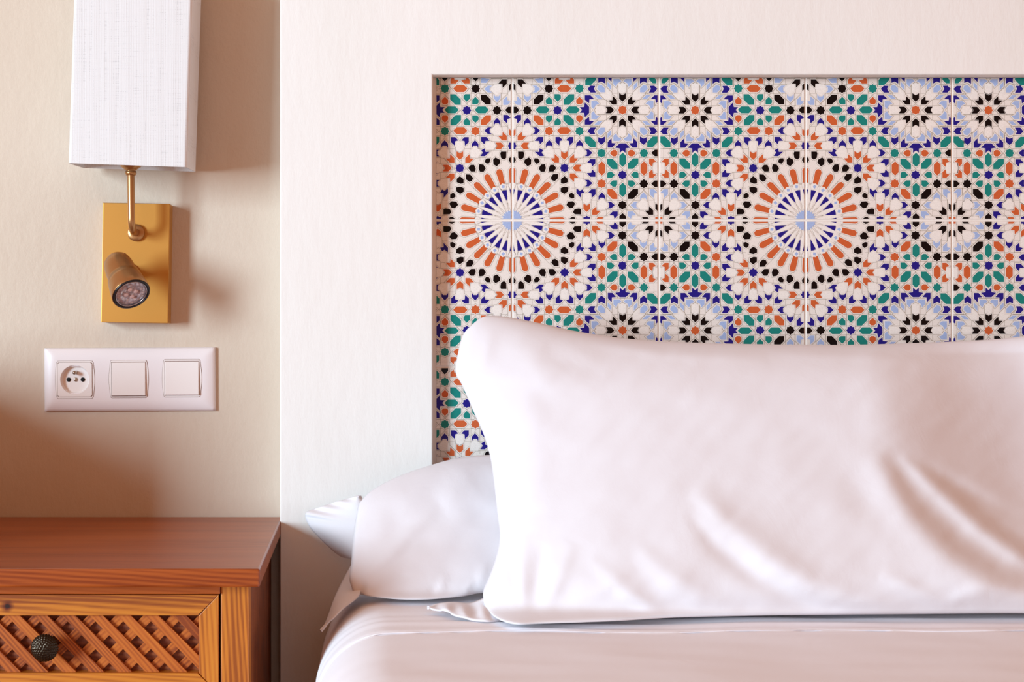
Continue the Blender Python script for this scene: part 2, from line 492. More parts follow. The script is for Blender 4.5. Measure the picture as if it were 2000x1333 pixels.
def clip(p, axis, val, keep_gt):
    out = []
    for i in range(len(p)):
        a, b = p[i-1], p[i]
        ia = (a[axis] >= val) == keep_gt; ib = (b[axis] >= val) == keep_gt
        if ia != ib:
            t = (val-a[axis])/(b[axis]-a[axis])
            out.append((a[0]+(b[0]-a[0])*t, a[1]+(b[1]-a[1])*t))
        if ib: out.append(b)
    return out
def cliprect(p, r):
    for ax, v, g in ((0, r[0], True), (0, r[1], False), (1, r[2], True), (1, r[3], False)):
        if len(p) < 3: return []
        p = clip(p, ax, v, g)
    return p if len(p) >= 3 and abs(area2(p)) > .3 else []
PT = P*(D-T_TILE)/D
TS = 286.4
GH = 1.7
tile_cache = {}
def tile_meshes(q, rect):
    """q quarter turns; rect in tile pixels relative to the tile's sunburst corner after turning"""
    key = (q, tuple(round(v, 2) for v in rect))
    if key in tile_cache: return tile_cache[key]
    cx, cz = (rect[0]+rect[1])/2, (rect[2]+rect[3])/2
    loc = lambda p: [((x-cx)*PT, (y-cz)*PT) for x, y in p]
    bm = bmesh.new()
    prism(bm, loc([(rect[0],rect[2]),(rect[1],rect[2]),(rect[1],rect[3]),(rect[0],rect[3])]), 0, .007)
    es = [e for e in bm.edges if all(v.co.y < 1e-6 for v in e.verts)]
    bmesh.ops.bevel(bm, geom=es, offset=.0006, segments=2, profile=.5, affect='EDGES')
    bmesh.ops.recalc_face_normals(bm, faces=bm.faces)
    me1 = bpy.data.meshes.new('tile'); bm.to_mesh(me1); bm.free(); me1.materials.append(M_t['cream'])
    bm = bmesh.new()
    inner = (rect[0]+1.0, rect[1]-1.0, rect[2]+1.0, rect[3]-1.0)
    def lay(poly, h, mat, h0=0.0):
        p = cliprect(rot(poly, q), inner)
        if p:
            if area2(p) > 0: p = p[::-1]
            try: prism(bm, loc(p), -h, -h0, MI[mat], cap_back=False)
            except ValueError: pass
    for p in lines: lay(p, .00006, 'line')
    for c, p, rg in pieces:
        if rg: lay(offset(p, 2.25), .00010, 'line')
    for c, p, rg in pieces:
        if rg: lay(offset(p, 1.75), .00018, 'cream')
    for i, (c, p, rg) in enumerate(pieces):
        lay(p, .00026+i*4e-7+(0 if rg else .0001), c)
    me2 = bpy.data.meshes.new('glaze_pattern')
    bmesh.ops.recalc_face_normals(bm, faces=bm.faces)
    bm.to_mesh(me2); bm.free()
    for k in MK: me2.materials.append(M_t[k])
    tile_cache[key] = (me1, me2, cx, cz)
    return tile_cache[key]
X0, Y0 = 1000.3, 430.6           # photo pixel of the first sunburst centre
nLp, nTp, nRp, nBp = 851.5, 151.5, 2722, 1203
for r_ in range(4):              # rows, top to bottom
    for c_ in range(-1, 6):
        east = (c_ % 2 == 0); north = (r_ % 2 == 0)
        q = {(True, True): 0, (False, True): 1, (False, False): 2, (True, False): 3}[(east, north)]
        ccx = X0+TS*(c_ if east else c_+1); ccy = Y0+TS*(r_ if north else r_-1)   # sunburst corner in px
        x0 = X0+TS*c_+GH; x1 = X0+TS*(c_+1)-GH
        y0 = Y0+TS*(r_-1)+GH; y1 = Y0+TS*r_-GH
        x0, x1, y0, y1 = max(x0, nLp), min(x1, nRp), max(y0, nTp), min(y1, nBp)
        rect = (x0-ccx, x1-ccx, ccy-y1, ccy-y0)
        me1, me2, lx, lz = tile_meshes(q, rect)
        t = bpy.data.objects.new('tile', me1); link(t, HB)
        jit = random.uniform(-.00025, .00025)
        pos = at(ccx+lx, ccy-lz, T_TILE); pos.y = -T_TILE+jit
        t.location = hbp(pos)
        t.rotation_euler = (random.uniform(-.0012, .0012), 0, random.uniform(-.0012, .0012))
        g = bpy.data.objects.new('glaze_pattern', me2); link(g, t)
# grout bed behind and between the tiles (1 mm below their faces), and the caulk bead round the niche
bm = bmesh.new()
box(bm, nL, nR, -T_TILE+.0009, -.001, nB, nT)
for v in bm.verts: v.co = hbp(v.co)
mesh_obj('grout', bm, M_grout, HB)
bm = bmesh.new()
gx = at(850.8, 0, T_TILE).x; gz = at(0, 151, T_TILE).z
prof = lambda a, b: [(a, -T_TILE-.004), (b, -T_TILE-.0002), (b, -T_TILE+.0012), (a, -T_TILE+.0012)]
for (p0, p1) in (('l', None), ('t', None)):
    if p0 == 'l':
        vs = [[bm.verts.new((x, y, z)) for x, y in prof(nL, gx)] for z in (nB, nT)]
    else:
        vs = [[bm.verts.new((x, y, z)) for z, y in prof(nT, gz)] for x in (nL, nR)]
    for i in range(4): bm.faces.new((vs[0][i], vs[0][(i+1) % 4], vs[1][(i+1) % 4], vs[1][i]))
    bm.faces.new(vs[0]); bm.faces.new(vs[1][::-1])
for v in bm.verts: v.co = hbp(v.co)
mesh_obj('caulk_bead', bm, M_grout, HB)

# ------------------------------------------------------------------ bed
M_sheet = cotton('white_sheet_cotton', lin(241,239,244), .15, .0009)
M_pillow = cotton('white_pillowcase_cotton', lin(232,229,233), .20, .0010)
M_bedbase = simple('bed_base_fabric', lin(150,120,100), .9)
BZ = 0.490      # top of the made bed
BX = -0.047     # its left side
BXR = 1.62
BED = thing('bed', (.8, -1.05, 0), 'white made up bed standing in front of the tiled headboard', 'bed')
bo = Vector((.8, -1.05, 0))
bm = bmesh.new(); box(bm, BX+.026, BXR-.026, -1.98, -.058, .09, .30, .012, 3)
for v in bm.verts: v.co -= bo
mesh_obj('bed_base', bm, M_bedbase, BED)
bm = bmesh.new(); box(bm, BX+.022, BXR-.022, -1.985, -.055, .302, BZ-.006, .072, 10)
for v in bm.verts: v.co -= bo
mesh_obj('mattress', bm, M_sheet, BED, smooth=True)
for sx in (BX+.06, BXR-.06):
    for sy in (-1.92, -.12):
        bm = bmesh.new(); lathe(bm, [(0,0),(.018,0),(.026,.088),(0,.0905)], 20, Matrix.Translation(Vector((sx, sy, 0))-bo))
        mesh_obj('leg', bm, simple('dark_leg', lin(50,30,20), .5), BED)

def hash2(x, y, s=1.0):
    from mathutils import noise as N
    return N.noise(Vector((x*s, y*s, 3.1)))
# sheet: rounded profile over the left side, following the mattress corner
def hem_t(x):   # distance from the wall of the turned-down hem, along x
    px = VX+x/P/.8
    return 0.405-.012*math.tanh((px-760)/500)+.003*math.sin(px/90)
def sheet_pt(s, t):
    """s: arc across the bed from the left drop (0) ; t: distance from wall"""
    edge = BX+.018*math.exp(-max(0, t-.06)/.06)
    R = .075
    drop = .19
    if s < drop: x, z = edge, BZ-R-(drop-s)
    elif s < drop+R*math.pi/2:
        a = (s-drop)/R
        x, z = edge+R*(1-math.cos(a)), BZ-R+R*math.sin(a)
    else: x, z = edge+R+(s-drop-R*math.pi/2), BZ
    return x, z
bm = bmesh.new()
ts = [.062+.0035*i for i in range(0, 175)]+[.68+.03*i for i in range(1, 44)]
ss = [.19*i/14 for i in range(14)]+[.19+.118*i/22 for i in range(22)]+[.308+.012*i for i in range(0, 128)]
grid = []
for t in ts:
    row = []
    for s in ss:
        x, z = sheet_pt(s, t)
        top = min(1, max(0, (s-.19)/.118))
        ht = hem_t(x)
        dz = 0
        # the folded band lies a little proud and ends at the hem
        if t < ht: dz += .0022
        else: dz += .0022*math.exp(-((t-ht)/.004))*0
        dz -= .0010*math.exp(-((t-ht+.0)/.0028)**2)
        dz += .0006*math.exp(-((t-ht+.016)/.003)**2)*-1
        dz += .0022*hash2(x, t, 5)+.0012*hash2(x+4, t*2.2, 11)
        # low ripples along the bed's width behind the hem
        dz += .0009*math.sin(t*210+2.5*hash2(x, 0, 4))*math.exp(-((t-.36)/.035)**2)
        if top < 1:
            row.append(bm.verts.new((x-dz*(1-top), -t, z+dz*top)))
        else: row.append(bm.verts.new((x, -t, z+dz)))
    grid.append(row)
for a, b in zip(grid, grid[1:]):
    for i in range(len(a)-1): bm.faces.new((a[i], a[i+1], b[i+1], b[i]))
so = Vector((.7, -1.0, BZ-.2))
for v in bm.verts: v.co -= so
sheet = mesh_obj('bed_sheet', bm, M_sheet, None, smooth=True)
sheet.location = so
md = sheet.modifiers.new('thickness', 'SOLIDIFY'); md.thickness = .0015; md.offset = -1
tag(sheet, 'smooth white bed sheet with a stitched hem turned down across the mattress', 'sheet')
# the stitched hem: a thin raised seam of its own
bm = bmesh.new()
pts_ = []
for i in range(0, 150):
    s = .21+.0105*i
    x, z = sheet_pt(s, .4)
    t = hem_t(x)
    x, z = sheet_pt(s, t)
    pts_.append(Vector((x, -t, z+.0010+.0022*hash2(x, t, 5)+.0012*hash2(x+4, t*2.2, 11)))-so)
tube(bm, pts_, .0006, 8)
mesh_obj('hem_seam', bm, M_sheet, sheet, smooth=True)

# ---- pillows
def coons(top, bot, left, right, n, m):
    T_, B_ = catmull(top, n), catmull(bot, n); Lf, Rt = catmull(left, m), catmull(right, m)
    g = []
    for j in range(m+1):
        q = j/m; row = []
        for i in range(n+1):
            s = i/n
            p = T_[i]*(1-q)+B_[i]*q+Lf[j]*(1-s)+Rt[j]*s-(T_[0]*(1-s)*(1-q)+T_[-1]*s*(1-q)+B_[0]*(1-s)*q+B_[-1]*s*q)
            row.append(p)
        g.append(row)
    return g
def pillow_mesh(g, tmid, fb, bb, wr, name, mat, origin, tmin=None):
    m, n = len(g)-1, len(g[0])-1
    bm = bmesh.new()
    def vert(i, j, side):
        p = g[j][i]; s, q = i/n, j/m
        e = (4*s*(1-s)); f = (4*q*(1-q))
        es = 1-(1-e)**(1.7 if side > 0 else 3); fs = 1-(1-f)**3
        h = max(0, es*fs)**.62
        if side > 0:
            dt = fb(p.x, p.y)*h+wr(p.x, p.y)*min(1, h*1.6)
        else: dt = -bb*h
        req = D*(1-(CZ-BZ-.0065)/((p.y-VY)*P)) if (p.y > VY+150 and p.x > 712) else 0
        ta_, tb_ = tmid(p.x, p.y), req+.011
        t = (.5*(ta_+tb_+math.sqrt((ta_-tb_)**2+.0006)) if req else ta_+.5*.0006/max(.02, ta_)*0)+dt
        if side > 0: t = max(t, (t-dt)-bb*h+.006*h)
        if side < 0: t = max(t, req+.001)
        if tmin: t = max(t, tmin+.0005*(1-h))

        return bm.verts.new(at(p.x, p.y, t)-origin)
    F = [[vert(i, j, 1) for i in range(n+1)] for j in range(m+1)]
    step = 4
    Bk = [[None]*(n+1) for _ in range(m+1)]
    for j in range(m+1):
        for i in range(n+1):
            Bk[j][i] = F[j][i] if i in (0, n) or j in (0, m) else vert(i, j, -1)
    for G_, rev in ((F, 0), (Bk, 1)):
        for j in range(m):
            for i in range(n):
                f = (G_[j][i], G_[j][i+1], G_[j+1][i+1], G_[j+1][i])
                bm.faces.new(f[::-1] if rev else f)
    return bm
# back pillow
bp_top = [(700,985),(728,957),(780,930),(845,908),(900,894),(960,889),(1100,886),(1300,890),(1500,890),(1700,900),(1850,940)]
bp_bot = [(690,1158),(720,1165),(770,1171),(830,1172),(900,1166),(955,1158),(1100,1158),(1400,1160),(1700,1160),(1860,1150)]
bp_left = [(700,985),(692,1030),(688,1070),(686,1100),(682,1130),(690,1158)]
bp_right = [(1850,940),(1880,1020),(1885,1090),(1860,1150)]
o_b = at(1250, 1168, .14)
PB = thing('pillow', o_b, 'white pillow lying behind the upright one, its loose case end poking out left', 'pillow', group=None)
w_b = [(700,1120,860,990,14,.004),(690,1140,800,1060,10,.003),(860,985,930,940,30,.003),(740,1150,800,1120,8,-.002),
       (860,1168,868,1120,6,.0016),(930,1160,950,1100,10,.002),(840,1168,850,1140,5,-.0016),(700,1000,790,950,18,.003),
       (905,1165,925,1130,6,.002),(720,1060,840,1010,14,-.002)]
def tb(x, y): return .075+(.232-.075)*min(1, max(0, (y-900)/262))**.85
def wrb(x, y): return ridges(w_b, x, y)+.0022*hash2(x/100+y/160, y/90-x/200, 1.6)+.001*hash2(x/40, y/40, 1)
g = coons(bp_top, bp_bot, bp_left, bp_right, 170, 60)
bm = pillow_mesh(g, tb, lambda x, y: .034, .022, wrb, 'back', M_pillow, o_b, tmin=.049)
mesh_obj('stuffed_body', bm, M_pillow, PB, smooth=True)
def ruled(A, B, n, m, disp, origin):
    """cloth strip between two curves of (px, py, t)"""
    a, b = catmull(A, n), catmull(B, n)
    bm = bmesh.new(); G_ = []
    for j in range(m+1):
        q = j/m; row = []
        for i in range(n+1):
            p = a[i].lerp(b[i], q)
            row.append(bm.verts.new(at(p.x, p.y, p.z+disp(i/n, q, p.x, p.y))-origin))
        G_.append(row)
    for x, y in zip(G_, G_[1:]):
        for i in range(n): bm.faces.new((x[i], x[i+1], y[i+1], y[i]))
    return bm
# loose end of the pillowcase (ear) hanging out on the left
def ear_d(s, q, x, y):
    pl = .0028*math.sin(s*46)*math.exp(-((q-.92)/.3)**2) if s < .46 else 0
    return pl+.010*math.sin(q*math.pi)*(.6-.4*s)+.004*math.sin(s*11+q*2)*q
inn = [(706,969,.078),(712,990,.092),(710,1030,.105),(704,1065,.112),(698,1098,.118)]
out_ = [(700,968,.076),(684,973,.074),(655,981,.071),(622,992,.066),(597,1003,.062),(603,1027,.062),(622,1050,.064),(645,1072,.067),(666,1088,.070),(690,1093,.085)]
bm = ruled(inn, out_, 110, 26, ear_d, o_b)
e1 = mesh_obj('pillowcase_end', bm, M_pillow, PB, smooth=True)
mds = e1.modifiers.new('thickness', 'SOLIDIFY'); mds.thickness = .002
# lower corner of the case falling over the mattress edge
A_ = [(700,1095,.135),(690,1120,.16),(688,1142,.19),(696,1160,.225)]
def tail_d(s, q, x, y): return .006*math.sin(q*math.pi)+.002*math.sin(s*12+q*5)
A_ = [(690,1096,.13),(668,1136,.17),(652,1170,.21),(637,1212,.26),(626,1233,.285)]
B_ = [(704,1110,.17),(704,1140,.21),(700,1163,.245),(664,1192,.275),(628,1233,.29)]
bm = ruled(A_, B_, 44, 14, tail_d, o_b)
e2 = mesh_obj('pillowcase_corner', bm, M_pillow, PB, smooth=True)
mds = e2.modifiers.new('thickness', 'SOLIDIFY'); mds.thickness = .002

# front pillow
fp_top = [(926,631),(940,621),(958,617),(1000,621),(1060,633),(1140,650),(1250,664),(1400,671),(1600,674),(1700,673),(1850,668),(1940,663),(2000,657),(2150,640),(2250,622)]
fp_left = [(926,631),(906,652),(895,688),(890,728),(903,754),(927,809),(946,853),(958,896),(965,945),(971,1000),(976,1050),(968,1092),(955,1128),(944,1155),(945,1182)]
fp_bot = [(945,1182),(966,1206),(1003,1220),(1060,1219),(1200,1214),(1320,1207),(1500,1203),(1700,1201),(2000,1199),(2180,1204),(2280,1190)]
fp_right = [(2250,622),(2300,720),(2265,900),(2255,1050),(2280,1190)]
o_f = at(1600, 1210, .34)
PF = thing('pillow', o_f, 'large plump white pillow standing upright against the patterned tiles', 'pillow')
def tf(x, y):
    q = (y-640)/(1212-640)
    return .155+(.335-.155)*min(1.02, max(-.05, q))
w_f = [(1720,1120,1850,1185,18,.003),
       (1012,1200,1022,1040,15,.0042),(1040,1200,1060,1060,14,-.003),(1060,1200,1120,1060,18,.0035),(1015,1195,990,1060,8,-.003),
       (1100,1200,1240,1110,18,.002),(1000,640,1060,760,34,.003),(960,640,940,720,16,.003),(1060,680,1180,740,20,-.002),
       (1130,660,1300,690,12,.0025),(1250,690,1500,700,12,.0025),(1500,690,1800,700,12,.0025),(1010,700,1090,820,26,-.002),
       (1720,700,1740,900,70,.003),(1050,700,1020,1000,50,.004),(1840,930,2000,1020,16,-.003),
       (1200,1150,1300,1200,14,.0025),(1360,940,1420,1020,24,.002),(1650,900,1700,1010,30,-.002)]
curves = [([(1350,960),(1420,1020),(1500,1085),(1590,1145),(1720,1190),(1830,1200)], 22, .0055),
          ([(1340,1000),(1400,1070),(1480,1130),(1570,1178),(1680,1205)], 16, -.0040),
          ([(1240,1060),(1300,1120),(1370,1170),(1450,1200)], 20, .0036),
          ([(1150,1090),(1210,1140),(1270,1180),(1350,1205)], 16, .0028),
          ([(1700,880),(1760,985),(1840,1075),(1930,1135),(2040,1175),(2160,1190)], 34, .0100),
          ([(1730,880),(1800,985),(1880,1060),(1970,1115),(2080,1150)], 22, -.0085),
          ([(1760,890),(1840,965),(1920,1035),(2000,1090),(2090,1130)], 15, .0065),
          ([(1800,900),(1880,960),(1960,1030),(2060,1090)], 14, -.003),
          ([(1830,1200),(1880,1165),(1930,1150),(1990,1150)], 14, .003)]
def polyridge(pts, wd, amp, x, y):
    if not (min(p[0] for p in pts)-3*wd < x < max(p[0] for p in pts)+3*wd and min(p[1] for p in pts)-3*wd < y < max(p[1] for p in pts)+3*wd): return 0
    best, ub = 1e9, 0
    n = len(pts)-1
    for k in range(n):
        d, u = segdist(x, y, *pts[k], *pts[k+1])
        if d < best: best, ub = d, (k+min(1, max(0, u)))/n
    wv = wd*(.65+.7*math.sin(math.pi*ub))
    return amp*math.exp(-(best/wv)**2)*math.sin(math.pi*min(1, max(0, ub)))**.8
def wrf(x, y):
    h = ridges(w_f, x, y)+sum(polyridge(c[0], c[1], c[2], x, y) for c in curves)
    h += .0018*hash2(x/150+y/300, y/120-x/260, 1.4)+.0008*hash2(x/50+y/60, y/45, 1.2)
    # slack hollow on the right half
    a_ = min(1, max(0, (x-1690)/370)); a_ = a_*a_*(3-2*a_)
    if x > 2060: a_ *= math.exp(-((x-2060)/150)**2)
    h -= .076*a_*math.exp(-(abs(y-860-.35*(min(x, 2100)-1950))/215)**3)
    return h
g = coons(fp_top, fp_bot, fp_left, fp_right, 260, 120)
bm = pillow_mesh(g, tf, lambda x, y: .062, .045, wrf, 'front', M_pillow, o_f)
mesh_obj('stuffed_body', bm, M_pillow, PF, smooth=True)
A_ = [(834,1187,.318),(852,1180,.310),(882,1176,.305),(915,1178,.300),(936,1172,.306),(952,1165,.318)]
B_ = [(834,1188,.321),(862,1193,.334),(900,1205,.358),(930,1211,.366),(955,1213,.370),(984,1211,.358)]
def fl_d(s, q, x, y): return .007*math.sin(q*math.pi)*math.sin(s*3)+.0045*math.sin(s*24+q*2)*math.sin(q*math.pi)
bm = ruled(A_, B_, 60, 14, fl_d, o_f)
e3 = mesh_obj('pillowcase_corner', bm, M_pillow, PF, smooth=True)
mds = e3.modifiers.new('thickness', 'SOLIDIFY'); mds.thickness = .002

# ------------------------------------------------------------------ nightstand
TN = 0.413          # front edge of the top
def zs(py, t): return at(0, py, t).z
def xs(px, t): return at(px, 0, t).x
zt = at(0, 1010, 0).z                     # top surface
M_top = wood('red_brown_stained_top', (lin(172,86,34), lin(160,76,28), lin(128,52,16)), 0, .30, .12, 1.0, 110)
M_pine_x = wood('honey_pine_across', (lin(208,132,40), lin(192,112,30), lin(138,66,14)), 0, .42, .05, 1, 120)
M_pine_z = wood('honey_pine_upright', (lin(210,134,42), lin(196,114,32), lin(146,72,16)), 2, .42, .05, 1, 120)
M_slat = wood('slat_pine', (lin(198,112,34), lin(178,90,26), lin(130,56,14)), 0, .45, .05, 1.2, 130)
M_back = wood('dark_panel_pine', (lin(160,84,36), lin(140,68,26), lin(108,44,14)), 0, .5, .05, 1, 120)
TC = .390           # cabinet face
ncx = (xs(84, TN))
n_right = xs(507.5, TN); n_left = 2*ncx-n_right
n_left = max(n_left, -.612)
no = Vector((ncx, -.2, 0))
NS = thing('nightstand', no, 'honey brown wooden nightstand with a red-brown top and a lattice drawer front', 'nightstand')
def nobj(name, bm, mat, parent=NS, smooth=False):
    for v in bm.verts: v.co -= no
    return mesh_obj(name, bm, mat, parent, smooth)
tth = zt-zs(1148, TN)
bm = bmesh.new(); box(bm, n_left, n_right, -TN, -.002, zt-tth, zt, .0022, 3)
tp = nobj('table_top', bm, M_top); tag(tp, 'darker red-brown top board')
zb = zt-tth
post_r0, post_r1 = xs(431, TC), xs(486, TC)
wpost = post_r1-post_r0
pl1 = 2*ncx-post_r0; pl0 = 2*ncx-post_r1
for (a, b) in ((post_r0, post_r1), (pl0, pl1)):
    bm = bmesh.new(); box(bm, a, b, -TC, -TC+.030, .001, zb-.0003, .0012, 2)
    nobj('post', bm, M_pine_z)
for a, b in ((post_r1-.018, post_r1-.001), (pl0+.001, pl0+.018)):
    bm = bmesh.new(); box(bm, a, b, -TC+.031, -.012, .012, zb-.0004)
    nobj('side_panel', bm, M_back)
bm = bmesh.new(); box(bm, pl1+.0003, post_r0-.0003, -TC-.003, -TC+.02, zs(1160.5, TC), zb-.0003, .001)
ap = nobj('apron', bm, M_top)
bm = bmesh.new(); box(bm, pl0+.02, post_r1-.02, -.018, -.012, .012, zb-.0004); nobj('back_panel', bm, M_back)
# drawers: mitred frame, lattice of slats, backing, knob
M_knob = simple('dark_pewter', lin(58,48,38), .28, .85)
def drawer(z1, z0, full):
    x0, x1 = pl1+.0016, post_r0-.0016
    fr = xs(428, TC)-xs(387, TC); ft = fr
    d = bpy.data.objects.new('drawer', None); link(d, NS)
    yf = -TC+.0008
    bm = bmesh.new(); box(bm, x0+.004, x1-.004, yf+.019, yf+.26, z0+.004, z1-.004); nobj('drawer_box', bm, M_back, d)
    bm = bmesh.new(); box(bm, x0+fr-.004, x1-fr+.004, yf+.013, yf+.0175, z0+ft-.004, z1-ft+.004); nobj('backing_panel', bm, M_back, d)
    # knot in the top rail near the photo's left edge
    kn = at(14, 1185, TC)-no
    mk = wood('honey_pine_knotty', (lin(208,132,40), lin(192,112,30), lin(138,66,14)), 0, .42, .05, 1, 120, knot=(kn.x, kn.y+.0008, kn.z)) if full else M_pine_x
    for nm, poly, mt in (('rail', [(x0,z1),(x1,z1),(x1-fr,z1-ft),(x0+fr,z1-ft)], mk), ('rail', [(x0,z0),(x0+fr,z0+ft),(x1-fr,z0+ft),(x1,z0)], M_pine_x),
                     ('stile', [(x1,z1),(x1,z0),(x1-fr,z0+ft),(x1-fr,z1-ft)], M_pine_z), ('stile', [(x0,z0),(x0,z1),(x0+fr,z1-ft),(x0+fr,z0+ft)], M_pine_z)):
        c = Vector((sum(p[0] for p in poly)/4, sum(p[1] for p in poly)/4))
        poly = [(c.x+(p[0]-c.x)*(1-.0006/abs(p[0]-c.x+1e-9) if abs(p[0]-c.x) > .01 else 1), c.y+(p[1]-c.y)) for p in poly]
        bm = bmesh.new(); prism(bm, poly, yf, yf+.018)
        es = [e for e in bm.edges if all(v.co.y < yf+1e-6 for v in e.verts)]
        bmesh.ops.bevel(bm, geom=es, offset=.0006, segments=2, profile=.5, affect='EDGES')
        nobj(nm, bm, mt, d)
    # lattice
    rx0, rx1, rz0, rz1 = x0+fr, x1-fr, z0+ft, z1-ft
    k = P*(D-TC)/D
    pitch = 54.4*k; wv_ = 18.6*k/2
    hx = rx1-(387-375)*k              # centre of a gap at the top edge
    n = int((rx1-rx0)/pitch)+6
    cells = (rz1-rz0)
    for sgn, (ya, yb) in ((1, (yf+.0045, yf+.0085)), (-1, (yf+.0088, yf+.0126))):
        for i in range(-n-4, 6):
            # slat centre line passes through (cx, rz1)
            cx = hx+pitch*(i+.5)
            h = cells+.02
            dx = Vector((sgn, -1)).normalized(); nn = Vector((1, sgn)).normalized()
            a = Vector((cx, rz1))-dx*.03; b = Vector((cx, rz1))+dx*(h*1.5+.02)
            poly = [tuple(a+nn*wv_), tuple(b+nn*wv_), tuple(b-nn*wv_), tuple(a-nn*wv_)]
            poly = cliprect([(p[0]*1000, p[1]*1000) for p in poly], (rx0*1000, rx1*1000, rz0*1000, rz1*1000))
            if not poly: continue
            poly = [(p[0]/1000, p[1]/1000) for p in poly]
            # drop doubled points
            pp = [p for j, p in enumerate(poly) if (Vector(p)-Vector(poly[j-1])).length > 2e-4]
            if len(pp) < 3: continue
            bm = bmesh.new(); prism(bm, pp, ya, yb)
            cen = Vector((sum(p[0] for p in pp)/len(pp), (ya+yb)/2, sum(p[1] for p in pp)/len(pp)))
            ang = math.atan2(-1, sgn)      # direction of the slat in x,z
            for v in bm.verts: v.co -= cen
            # put the object's x axis along the slat so that the grain follows it
            Rm = Matrix.Rotation(ang, 4, 'Y')
            for v in bm.verts: v.co = Rm @ v.co
            o = mesh_obj('slat', bm, M_slat, d)
            o.location = cen-no; o.rotation_euler = (0, -ang, 0)
    # knob with hammered studs
    kc = Vector((ncx, yf, (rz0+rz1)/2))
    bm = bmesh.new()
    Mx = zmat((0,-1,0), kc)
    lathe(bm, [(0,-.006),(.007,-.006),(.0065,.004),(.009,.008),(.0115,.0095)], 32, Mx)
    R = 26*k
    bms = bmesh.ops.create_uvsphere(bm, u_segments=120, v_segments=72, radius=1)
    for v in bms['verts']:
        p = v.co.copy()
        th = math.acos(max(-1, min(1, p.z))); ph = math.atan2(p.y, p.x)
        ringi = th/(math.pi/15); cnt = max(1, round(2*math.pi*math.sin(round(ringi)*math.pi/15)/(math.pi/15)))
        st = math.cos((ringi-round(ringi))*math.pi)*abs(math.cos(ph*cnt/2)) if p.z > -.2 else 0
        rr = 1+.085*st
        v.co = Mx @ Vector((p.x*R*rr*.97, p.y*R*rr*.97, .016+p.z*R*.52*rr))
    for f in bm.faces: f.smooth = True
    kb = nobj('knob', bm, M_knob, d); tag(kb, 'round black studded metal knob')
z_d1 = zs(1162.5, TC); z_d0 = z_d1-(1357-1162.5)*P*(D-TC)/D
drawer(z_d1, z_d0, True)
drawer(z_d0-.004, z_d0-.004-(z_d1-z_d0), False)
bm = bmesh.new(); box(bm, pl1+.0003, post_r0-.0003, -TC+.001, -TC+.02, .05, z_d0-.004-(z_d1-z_d0)-.003); nobj('lower_rail', bm, M_pine_x)

# ------------------------------------------------------------------ wall sconce
M_brass = simple('satin_brass_plate', lin(204,148,70), .45, .7)
M_brass2 = simple('antique_brass', lin(186,140,92), .33, .85)
M_lin = linen('white_linen', lin(241,239,238))
M_lining = simple('shade_lining', lin(235,215,205), .9)
M_blk = simple('black_rim', lin(22,20,26), .35)
so_ = at(264, 514, 0)
SCN = thing('wall_sconce', so_, 'brass wall lamp with a tall white linen shade and a small swivel reading spot', 'lamp')
roll = math.radians(.9)
TP = .028
def sobj(name, bm, mat, parent=SCN, smooth=False, r=0, rc=None):
    if r:
        R_ = Matrix.Translation(rc) @ Matrix.Rotation(r, 4, 'Y') @ Matrix.Translation(-rc)
        for v in bm.verts: v.co = R_ @ v.co
    for v in bm.verts: v.co -= so_
    return mesh_obj(name, bm, mat, parent, smooth)
pc = at(264.5, 514, TP)
hw = 65.5*P*(D-TP)/D; hh = 117*P*(D-TP)/D
bm = bmesh.new(); box(bm, pc.x-hw, pc.x+hw, -TP, -.0002, pc.z-hh, pc.z+hh, .0008, 2)
sobj('back_plate', bm, M_brass, r=roll, rc=pc)
# boss + arm
TA = .066
bc = at(266, 455, TP)
bm = bmesh.new(); lathe(bm, [(0,-.001),(.0112,-.001),(.0112,.004),(.0105,.005),(.006,.0055),(0,.0055)], 40, zmat((0,-1,0), bc))
sobj('boss', bm, M_brass2)
ax = at(255.5, 333, TA)
pts_ = [Vector((bc.x, -TP, bc.z))]
base = Vector((bc.x, -TA, bc.z))
rb = .017
for i in range(0, 13):
    a = math.pi/2*i/12
    pts_.append(Vector((bc.x, -(TA-rb+rb*math.sin(a)), bc.z+rb-rb*math.cos(a)-.0)))
for i in range(1, 9):
    q = i/8
    pts_.append(Vector((bc.x+(ax.x-bc.x)*q, -TA, bc.z+rb+(ax.z-bc.z-rb)*q)))
bm = bmesh.new(); tube(bm, pts_, .0047, 28); sobj('arm', bm, M_brass2, smooth=False)
# cup under the shade
cz = at(255.5, 341, TA)
bm = bmesh.new(); lathe(bm, [(0,-.001),(.0062,-.001),(.0072,.001),(.0072,.0035),(.006,.005),(.0075,.006),(.0125,.0095),(.0145,.0125),(.0145,.016),(0,.016)], 40, Matrix.Translation(cz))
sobj('lamp_cup', bm, M_brass2)
# shade: hollow rectangular linen box with a slight lean
T0, T1 = .020, .115
fl = at(133, 320.5, T1); frr = at(364.5, 325, T1)
sx0, sx1 = fl.x, frr.x; sz0 = (fl.z+frr.z)/2; H = .262
scx = (sx0+sx1)/2
rc = Vector((scx, -(T0+T1)/2, sz0))
bm = bmesh.new()
def ringv(x0, x1, y0, y1, z, rad=.004):
    out = []
    for (cx_, cy_, a0) in ((x1-rad, y1-rad, 0), (x0+rad, y1-rad, 90), (x0+rad, y0+rad, 180), (x1-rad, y0+rad, 270)):
        for k_ in range(5):
            a = math.radians(a0+22.5*k_)
            out.append(bm.verts.new((cx_+rad*math.cos(a), cy_+rad*math.sin(a), z)))
    return out
th = .0014
rings = []
for z, ins in [(sz0, 0), (sz0+.012, 0), (sz0+H-.012, 0), (sz0+H, 0), (sz0+H, th), (sz0+H-.012, th), (sz0+.012, th), (sz0, th)]:
    rings.append(ringv(sx0+ins, sx1-ins, -T1+ins, -T0-ins, z))
rings.append(rings[0])
